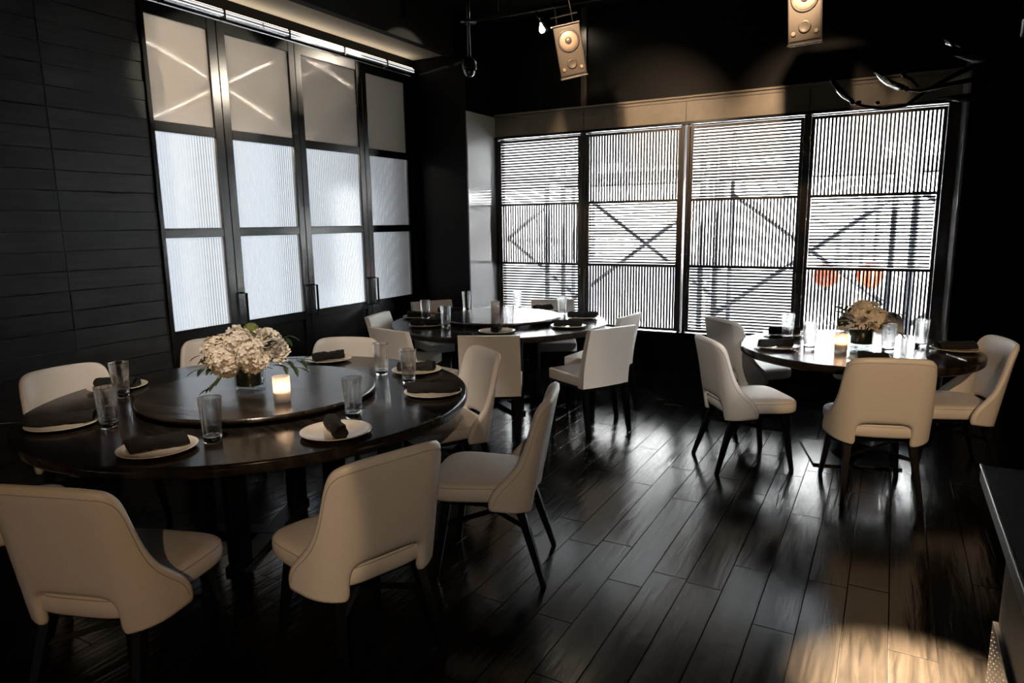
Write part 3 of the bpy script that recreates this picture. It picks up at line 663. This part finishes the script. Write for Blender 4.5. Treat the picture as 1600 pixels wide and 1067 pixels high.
def pom_me(R):
    rn = random.Random(3); bm = bmesh.new(); bmesh.ops.create_icosphere(bm, subdivisions=2, radius=R * .8)
    for i in range(260):
        zz = 1 - 2 * (i + .5) / 260; a = i * 2.39996; q = math.sqrt(1 - zz * zz); nr = Vector((q * math.cos(a), q * math.sin(a), zz)); t = nr.orthogonal().normalized(); b = nr.cross(t); s = R * .07; L_ = R * rn.uniform(.92, 1.08)
        bb = [bm.verts.new(nr * R * .75 + (t * math.cos(k * 2.094) + b * math.sin(k * 2.094)) * s) for k in range(3)]; tp = bm.verts.new(nr * L_)
        for k in range(3): bm.faces.new((bb[k], bb[(k + 1) % 3], tp))
    return mesh(bm, 'pompom', False)
def leaf_me(L, W):
    bm = bmesh.new(); rows = []
    for j in range(7):
        v = j / 6; wv = W * math.sin(PI * min(1, v * .93 + .05)) ** .8; row = []
        for sx in (-1, 0, 1): row.append(bm.verts.new((sx * wv * .5, L * v, -.25 * L * v * v + abs(sx) * wv * .18)))
        rows.append(row)
    for a, b in zip(rows, rows[1:]):
        for i in (0, 1): bm.faces.new((a[i], a[i + 1], b[i + 1], b[i]))
    me = mesh(bm, 'leaf', True); return me
hyd = [hydrangea_me(1, .078), hydrangea_me(2, .070)]; ros = [rose_me(4, .038), rose_me(5, .030)]; pom = pom_me(.042); lfs = [leaf_me(.075, .034), leaf_me(.06, .022)]
def dir_rot(d): return Vector(d).to_track_quat('Z', 'Y').to_euler()
def vase(x, y, z, label):
    t = empty('glass_vase', (x, y, z), 0, label, 'vase', 'cylinder vases')
    obj('glass_wall', lathe_me([(0, 0), (.070, 0), (.073, .004), (.073, .125), (.068, .125), (.067, .022), (.06, .016), (0, .016)], 40), m_vase, t)
    obj('leaf_wrap', lathe_me([(0, .030), (.063, .030), (.0645, .034), (.0645, .110), (.0625, .112), (.0625, .04), (0, .04)], 40), m_lining, t, label='dark green leaf lining inside the vase')
def bouquet(x, y, z, rz, label, spec, seed, leaf_n, sprigs):
    rn = random.Random(seed); t = empty('bouquet', (x, y, z), rz, label, 'bouquet', 'bouquets in glass vases')
    for kind, p, tilt in spec:
        me, mm, nm = {'h': (hyd[0], m_petal, 'hydrangea_bloom'), 'h2': (hyd[1], m_petal, 'hydrangea_bloom'), 'r': (ros[0], m_petal2, 'rose_bloom'), 'r2': (ros[1], m_petal2, 'rose_bloom'), 'p': (pom, m_pom, 'green_pompom')}[kind]
        obj(nm, me, mm, t, loc=p, rot=dir_rot(tilt))
        pv = Vector(p); obj('stem', tube_me([pv * .9, (pv.x * .35, pv.y * .35, pv.z * .45 + .03), (pv.x * .2, pv.y * .2, .05)], .003, 5), m_stem, t)
    for i in range(leaf_n):
        a = rn.uniform(0, 2 * PI); el = rn.uniform(-.1, .75); r = rn.uniform(.07, .13)
        o = obj('leaf', lfs[i % 2], m_leaf, t, loc=(r * math.cos(a), r * math.sin(a), rn.uniform(.11, .20) + .06 * el), rot=(el, rn.uniform(-.6, .6), a - PI / 2)); s = rn.uniform(.8, 1.25); o.scale = (s, s, s)
    for (p0, p1, light) in sprigs:
        p0, p1 = Vector(p0), Vector(p1); mid = (p0 + p1) / 2 + Vector((0, 0, .015)); obj('stem', tube_me([p0, mid, p1], .0018, 5), m_stem, t)
        for k in range(5):
            q = k / 4; p = p0.lerp(p1, .45 + .55 * q); d = (p1 - p0).normalized(); an = math.atan2(d.y, d.x) - PI / 2 + (-1) ** k * (.9 if k < 4 else 0)
            obj('leaf', lfs[1], m_leaf2 if light and k > 2 else m_leaf, t, loc=p, rot=(-.3 - .2 * (k % 2), 0, an))
    return t
vase(-2.785, 2.285, SZ, 'clear cylinder vase lined with dark leaves on the front turntable')
A = lambda r_, f_, u_: (right0.x * r_ + fwd0.x * f_, right0.y * r_ + fwd0.y * f_, u_)
bouquet(-2.785, 2.285, SZ, 0, 'large bouquet of cream hydrangeas, roses and one green pompom',
    [('h', A(.045, -.055, .185), A(.3, -.6, .7)), ('h', A(-.135, -.01, .20), A(-.6, -.2, .7)), ('h2', A(-.165, .03, .175), A(-.8, .1, .5)), ('h2', A(-.09, -.05, .155), A(-.5, -.7, .2)), ('h2', A(-.035, -.02, .245), A(-.1, -.3, 1)), ('h2', A(.07, .07, .23), A(.3, .5, .8)), ('r', A(.075, .02, .285), A(.2, .1, 1)), ('p', A(.005, .05, .298), A(0, 0, 1)),
     ('r2', A(.165, .02, .235), A(.5, 0, .8)), ('r2', A(.185, -.01, .21), A(.8, -.2, .6)), ('r', A(.17, -.05, .19), A(.7, -.6, .3)), ('r2', A(-.17, -.07, .165), A(-.8, -.5, .3)), ('r2', A(-.16, -.06, .135), A(-.7, -.6, .1)), ('r2', A(-.06, .0, .31), A(-.2, -.3, .9)), ('h2', A(-.09, .09, .20), A(-.5, .6, .6)), ('r2', A(.10, -.10, .17), A(.4, -.8, .3))],
    11, 26, [(A(.08, -.04, .15), A(.27, -.05, .12), False), (A(.08, -.05, .15), A(.30, -.01, .155), True), (A(-.08, -.05, .14), A(-.23, -.07, .12), False), (A(-.06, -.08, .13), A(-.15, -.13, .04), False), (A(-.08, -.05, .16), A(-.22, -.05, .19), False), (A(.1, 0, .2), A(.20, .03, .27), False)])
vase(-.135, 5.06, TZ, 'clear cylinder vase with dark stems on the right table')
bouquet(-.135, 5.06, TZ, 0, 'smaller bouquet of pale roses in dark greenery on the right table',
    [('h2', A(.055, -.05, .205), A(.3, -.6, .6)), ('r', A(-.055, -.085, .20), A(-.2, -.9, .4)), ('r', A(-.02, .0, .275), A(0, -.2, 1)), ('h2', A(.01, .04, .24), A(.1, .1, 1)), ('r2', A(.03, -.07, .245), A(.1, -.7, .7)), ('r2', A(.10, -.03, .23), A(.6, -.4, .6)), ('r2', A(.07, .0, .29), A(.3, -.2, .9)), ('r2', A(-.09, -.02, .25), A(-.6, -.2, .8)), ('r2', A(.125, -.06, .18), A(.7, -.6, .2)), ('r2', A(.035, -.09, .165), A(.2, -.9, 0))],
    23, 46, [(A(.08, -.02, .2), A(.24, -.02, .24), False), (A(.08, -.03, .16), A(.24, -.04, .10), False), (A(-.06, -.03, .18), A(-.21, -.04, .19), False), (A(-.05, -.05, .15), A(-.18, -.08, .11), False), (A(.0, .0, .25), A(.09, .0, .33), False), (A(-.05, .0, .25), A(-.13, .0, .30), False)])

# ------------------------------------------------------------------ speakers, lamps, dome camera under the ceiling
def speaker(loc, rot, label):
    t = empty('loudspeaker', loc, 0, label, 'speaker', 'loudspeakers under the ceiling', rot=rot)
    bm = bmesh.new(); hw, hb, dp, h2 = .118, .075, .19, .215
    for zz in (-h2, h2): pass
    v = [bm.verts.new(p) for p in ((-hw, 0, -h2), (hw, 0, -h2), (hb, dp, -h2), (-hb, dp, -h2), (-hw, 0, h2), (hw, 0, h2), (hb, dp, h2), (-hb, dp, h2))]
    for f in ((3, 2, 1, 0), (4, 5, 6, 7), (0, 1, 5, 4), (1, 2, 6, 5), (2, 3, 7, 6), (3, 0, 4, 7)): bm.faces.new([v[i] for i in f])
    bevel_all(bm, .006, 2); obj('cabinet', mesh(bm, 'cab'), m_speaker, t)
    bx('grille', m_grille, (-.108, .108, -.006, .002, -.195, .198), t, bev=.002)
    bx('end_cap', m_grille, (-.122, .122, -.012, .195, .212, .224), t, bev=.004); bx('end_cap', m_grille, (-.122, .122, -.014, .10, -.226, -.212), t, bev=.004)
    face = lambda prof: lathe_me(prof, 40)
    obj('surround', face([(.078, .0), (.094, .0), (.096, .004), (.090, .008), (.078, .004)]), m_speaker, t, loc=(0, -.006, .085), rot=(PI / 2, 0, 0))
    obj('woofer_cone', face([(0, .003), (.03, .004), (.078, .009), (.080, .005), (0, .0)]), m_cone, t, loc=(0, -.006, .085), rot=(PI / 2, 0, 0))
    obj('dust_cap', face([(.030, .004), (.024, .012), (.012, .017), (0, .018)]), m_grille, t, loc=(0, -.006, .085), rot=(PI / 2, 0, 0))
    obj('horn', face([(.036, .0), (.044, .004), (.036, .007), (.028, .003), (0, .002)]), m_grille, t, loc=(0, -.006, -.105), rot=(PI / 2, 0, 0))
    for sx in (-.078, .078): obj('port', face([(.010, .002), (.016, .006), (.012, .008), (0, .004)]), m_cone, t, loc=(sx, -.005, -.145), rot=(PI / 2, 0, 0))
    for sx in (-.07, .07): obj('bracket', tube_me([(sx, .08, .224), (sx, .08, .30), (sx * .6, .08, .80)], .006, 6), m_steel, t)
    bx('mount_bar', m_steel, (-.12, .12, .073, .087, .285, .297), t, bev=.002)
    return t
speaker((-2.24, 5.0, 2.895), (rad(14), rad(-11), rad(26)), 'tan lit loudspeaker tilted on a bracket beside a glowing lamp').scale = (.86, .86, .86)
speaker((-.62, 5.2, 2.985), (rad(10), rad(-1), rad(-6)), 'tan lit loudspeaker cropped by the upper edge of the picture').scale = (.93, .93, .93)
def lamp(loc, rot, label, bell, aim, watts, cone):
    t = empty('track_spotlight', loc, 0, label, 'spotlight', 'track spotlights', rot=rot)
    obj('bulb', lathe_me([(0, -.006), (.014, -.002), (.022, .010), (.020, .026), (.012, .040), (0, .044)], 28), m_lampglow, t)
    obj('bell_shade', lathe_me([(.052, -.002), (.050, .012), (.036, .040), (.026, .060), (.022, .075), (0, .078), (0, .074), (.02, .071), (.024, .058), (.034, .038), (.048, .010), (.050, -.002)], 32), m_vase if bell else m_steel, t)
    obj('arm', tube_me([(0, 0, .075), (.004, 0, .11), (-.015, 0, .17)], .005, 8), m_steel, t)
    obj('knuckle', lathe_me([(0, .10), (.010, .102), (.010, .122), (0, .124)], 16), m_steel, t)
    lo = spot('lamp_light', loc, aim, watts, cone, 0.12, (1.0, .86, .68), 0.026); return t
lamp((-2.59, 5.24, 3.13), (rad(12), rad(-10), 0), 'small glowing bell-shaped spotlight left of the tilted loudspeaker', True, (-4.52, 3.66, 2.70), 230, 22.5)
lamp((-2.876, 6.44, 3.50), (rad(10), rad(8), 0), 'tiny bright spotlight just above the tilted loudspeaker', False, (-4.52, 4.72, 2.96), 170, 17)
tr = empty('lighting_track', (-3.3, 5.25, 3.30), 0, 'thin black lighting track carrying the bell-shaped spotlight', 'track')
bx('rail', m_steel, (0, 2.2, -.018, .018, 0, .03), tr, bev=.002)
for xx in (.3, 1.6): obj('hanger', tube_me([(xx, 0, .03), (xx, 0, CZ - 3.30)], .004, 6), m_steel, tr)
dc = empty('dome_camera', (-2.81, 4.47, 2.735), 0, 'small dark dome camera hanging on a thin pole near the corner', 'camera')
obj('dome', lathe_me([(0, -.055), (.02, -.052), (.038, -.036), (.046, -.010), (.046, .0), (0, .0)], 28), m_camdome, dc)
obj('housing', lathe_me([(0, 0), (.052, 0), (.055, .01), (.052, .05), (.03, .075), (.014, .085), (0, .085)], 28), m_bronze, dc)
obj('pole', tube_me([(0, 0, .08), (0, 0, CZ - 2.735)], .012, 10), m_steel, dc)
obj('plate', lathe_me([(0, .32), (.06, .32), (.06, .332), (0, .332)], 20), m_steel, dc)

# ------------------------------------------------------------------ branch chandelier at the upper right
bt = empty('branch_chandelier', (.45, 4.4, CZ), 0, 'dark branching chandelier with curved mirror petals at the upper right', 'chandelier')
def rel(p): return (p[0] - .45, p[1] - 4.4, p[2] - CZ)
def petal_me(P, wdt, thick=.006):
    bm = bmesh.new(); n = len(P); top, bot = [], []
    for i, p in enumerate(P):
        v = i / (n - 1); wv = wdt * math.sin(PI * min(1, v * .9 + .1)) ** .7 * .5; p = Vector(p); d = Vector((.25, .97, 0))
        row = [p - d * wv + Vector((0, 0, wv * .35)), p, p + d * wv + Vector((0, 0, wv * .35))]
        top.append([bm.verts.new(q + Vector((0, 0, thick))) for q in row]); bot.append([bm.verts.new(q) for q in row])
    for A_, fl in ((top, 0), (bot, 1)):
        for a, b in zip(A_, A_[1:]):
            for i in (0, 1): bm.faces.new((a[i], a[i + 1], b[i + 1], b[i]))
    for a, b, c, d in zip(top, top[1:], bot, bot[1:]):
        bm.faces.new((a[0], b[0], d[0], c[0])); bm.faces.new((a[2], c[2], d[2], b[2]))
    bm.faces.new((top[0][0], bot[0][0], bot[0][1], top[0][1])); bm.faces.new((top[0][1], bot[0][1], bot[0][2], top[0][2]))
    bm.faces.new((top[-1][0], top[-1][1], bot[-1][1], bot[-1][0])); bm.faces.new((top[-1][1], top[-1][2], bot[-1][2], bot[-1][1]))
    return mesh(bm, 'petal', True)
def arm(P, r): obj('branch', tube_me([rel(p) for p in P], r, 8), m_leg, bt)
arm([(0.548, 4.792, 2.568), (0.390, 4.707, 2.465), (0.230, 4.637, 2.384), (0.114, 4.617, 2.319), (0.011, 4.566, 2.236), (-0.099, 4.526, 2.223), (-0.189, 4.503, 2.242), (-0.262, 4.491, 2.268)], [.02, .017, .014, .011, .010, .009, .008, .006])
arm([(0.545, 4.636, 2.375), (0.372, 4.557, 2.349), (0.198, 4.489, 2.317), (0.080, 4.453, 2.291), (0.004, 4.436, 2.302)], [.018, .015, .012, .009, .006])
arm([(0.064, 4.472, 2.315), (0.028, 4.448, 2.355), (-0.010, 4.419, 2.374)], [.007, .007, .010])
arm([(0.509, 4.553, 2.646), (0.343, 4.442, 2.552), (0.233, 4.368, 2.489), (0.179, 4.344, 2.515)], [.03, .024, .016, .012])
obj('branch', tube_me([(0, 0, 0), (0.0, -.6, -.35), rel((0.548, 4.792, 2.568))], [.02, .02, .02], 8), m_leg, bt)
obj('petal', petal_me([rel(p) for p in ((-0.255, 4.482, 2.263), (-0.300, 4.449, 2.283), (-0.333, 4.426, 2.318), (-0.359, 4.421, 2.361), (-0.369, 4.435, 2.406))], .16), m_petalmetal, bt)
obj('petal', petal_me([rel(p) for p in ((0.007, 4.438, 2.302), (-0.035, 4.402, 2.298), (-0.079, 4.370, 2.317), (-0.120, 4.353, 2.348), (-0.154, 4.355, 2.392))], .20), m_petalmetal, bt)
obj('petal', petal_me([rel(p) for p in ((0.231, 4.372, 2.515), (0.205, 4.350, 2.476), (0.169, 4.333, 2.490), (0.155, 4.332, 2.522))], .10), m_petalmetal, bt)
obj('petal', petal_me([rel(p) for p in ((0.486, 4.523, 2.267), (0.374, 4.463, 2.218), (0.259, 4.408, 2.208), (0.158, 4.368, 2.231))], .16), m_leg, bt)
obj('petal', petal_me([rel(p) for p in ((0.510, 4.388, 2.396), (0.401, 4.321, 2.367), (0.288, 4.260, 2.375), (0.202, 4.219, 2.408))], .16), m_leg, bt)
for p in ((-0.255, 4.482, 2.263), (0.010, 4.440, 2.302), (-0.222, 4.489, 2.264), (-0.129, 4.515, 2.256), (-0.011, 4.420, 2.381)):
    o = obj('bud', lathe_me([(0, -.012), (.010, -.007), (.013, 0), (.010, .008), (0, .012)], 12), m_leg, bt, loc=rel(p))

# ------------------------------------------------------------------ counter at the lower right
ct = empty('service_counter', (.275, .9, 0), 0, 'black service counter with pale edge at the lower right corner', 'counter')
bx('countertop', m_counter, (0, 1.2, 0, 1.435, .85, .90), ct, bev=.004)
bx('edge_strip', m_alu, (-.003, .004, 0, 1.438, .893, .901), ct, bev=.001, label='pale metal strip along the counter edge')
bx('cabinet_body', m_wall, (.085, 1.2, 0, 1.43, 0, .85), ct)
ps = bx('perforated_panel', m_steel, (.070, .085, .0, 1.43, .03, .42), ct, bev=.002)
bm = bmesh.new()
for i in range(52):
    for k in range(14):
        y, z = .02 + i * .0272, .05 + k * .0265
        v = [bm.verts.new((.0692, y + .0024 * math.cos(a * PI / 3), z + .0024 * math.sin(a * PI / 3))) for a in range(6)]; c = bm.verts.new((.0672, y, z))
        for a in range(6): bm.faces.new((v[a], v[(a + 1) % 6], c))
tag(obj('glint_dots', mesh(bm, 'glint_dots'), m_alu, ps), kind='stuff')  # bright metal dots standing in for light glints at the perforations

# ------------------------------------------------------------------ street outside
structure(bx('ground', m_conc, (-7.2, 25, BY + .25, 40, -.35, -.25)), 'pale street ground outside the windows', 'ground')
fb = empty('facade_building', (-3.5, 17, -.25), 0, 'grey building across the street seen above the white hoarding', 'building')
bx('wall', m_greyfac, (-16, 16, 0, 1, 0, 13), fb)
for zz in (4.2, 7.4, 10.4):
    for xx in (-11.5, -9.2, -6.9, -4.5, -2.2, .2, 2.2, 4.5, 6.8, 11):
        w_ = bx('window', m_winglass, (xx, xx + 1.3, -.05, .02, zz, zz + 2.0), fb); bx('window_bar', m_greyfac, (xx + .62, xx + .68, -.08, -.05, zz, zz + 2.0), w_)
ho = empty('site_hoarding', (-9.0, 10.6, -.25), 0, 'white site hoarding along the street outside the windows', 'hoarding')
for k, hh in enumerate((2.55, 2.75, 2.6, 2.72, 2.6, 2.78, 2.7, 2.74, 2.62, 2.85, 2.72, 2.78, 2.7, 2.7)):
    bx('panel', m_facade, (k * 1.2 - 2, k * 1.2 - .81, -.02, .02, 0, hh), ho); obj('post', tube_me([(k * 1.2 - 2, .06, 0), (k * 1.2 - 2, .06, hh)], .03, 8), m_scaf, ho)
def scaffold(x, y, lab):
    t = empty('scaffold_frame', (x, y, -.25), 0, lab, 'scaffold', 'scaffold frames along the street')
    for xx in (0, 1.9): obj('post', tube_me([(xx, 0, 0), (xx, 0, 4.2)], .035, 8), m_scaf, t); obj('post', tube_me([(xx, .9, 0), (xx, .9, 4.2)], .03, 8), m_scaf, t)
    obj('brace', tube_me([(0, 0, .7), (1.9, 0, 2.1)], .028, 8), m_scaf, t); obj('brace', tube_me([(0, .9, 2.2), (1.9, .9, .8)], .028, 8), m_scaf, t)
    for zz in (2.35, 4.1): obj('ledger', tube_me([(0, 0, zz), (1.9, 0, zz)], .028, 8), m_scaf, t)
    bx('deck', m_scaf, (0, 1.9, 0, .9, 2.42, 2.50), t)
    return t
scaffold(-6.1, 8.6, 'scaffold frame outside the first window'); scaffold(-4.0, 8.7, 'scaffold frame outside the second window'); scaffold(-1.9, 8.6, 'scaffold frame outside the third window'); scaffold(.2, 8.5, 'scaffold frame outside the last window')
bc = empty('street_barricade', (-.85, 9.95, -.25), 0, 'white street barricade with two orange lamps outside the last window', 'barricade')
for xx in (0, .95): obj('leg', tube_me([(xx, -.2, 0), (xx, 0, .95)], .02, 8), m_white, bc); obj('leg', tube_me([(xx, .2, 0), (xx, 0, .95)], .02, 8), m_white, bc)
for zz in (.45, .75): bx('board', m_white, (-.1, 1.05, -.03, -.01, zz, zz + .18), bc, bev=.004)
for xx in (.12, .62):
    la = obj('lamp', lathe_me([(0, -.05), (.12, -.045), (.16, -.02), (.165, .02), (.14, .05), (0, .055)], 28), m_orange, bc, loc=(xx, -.05, 1.13), rot=(PI / 2, 0, 0)); obj('lamp_foot', tube_me([(0, -.2, 0), (0, -.12, 0)], .03, 8), m_scaf, la)
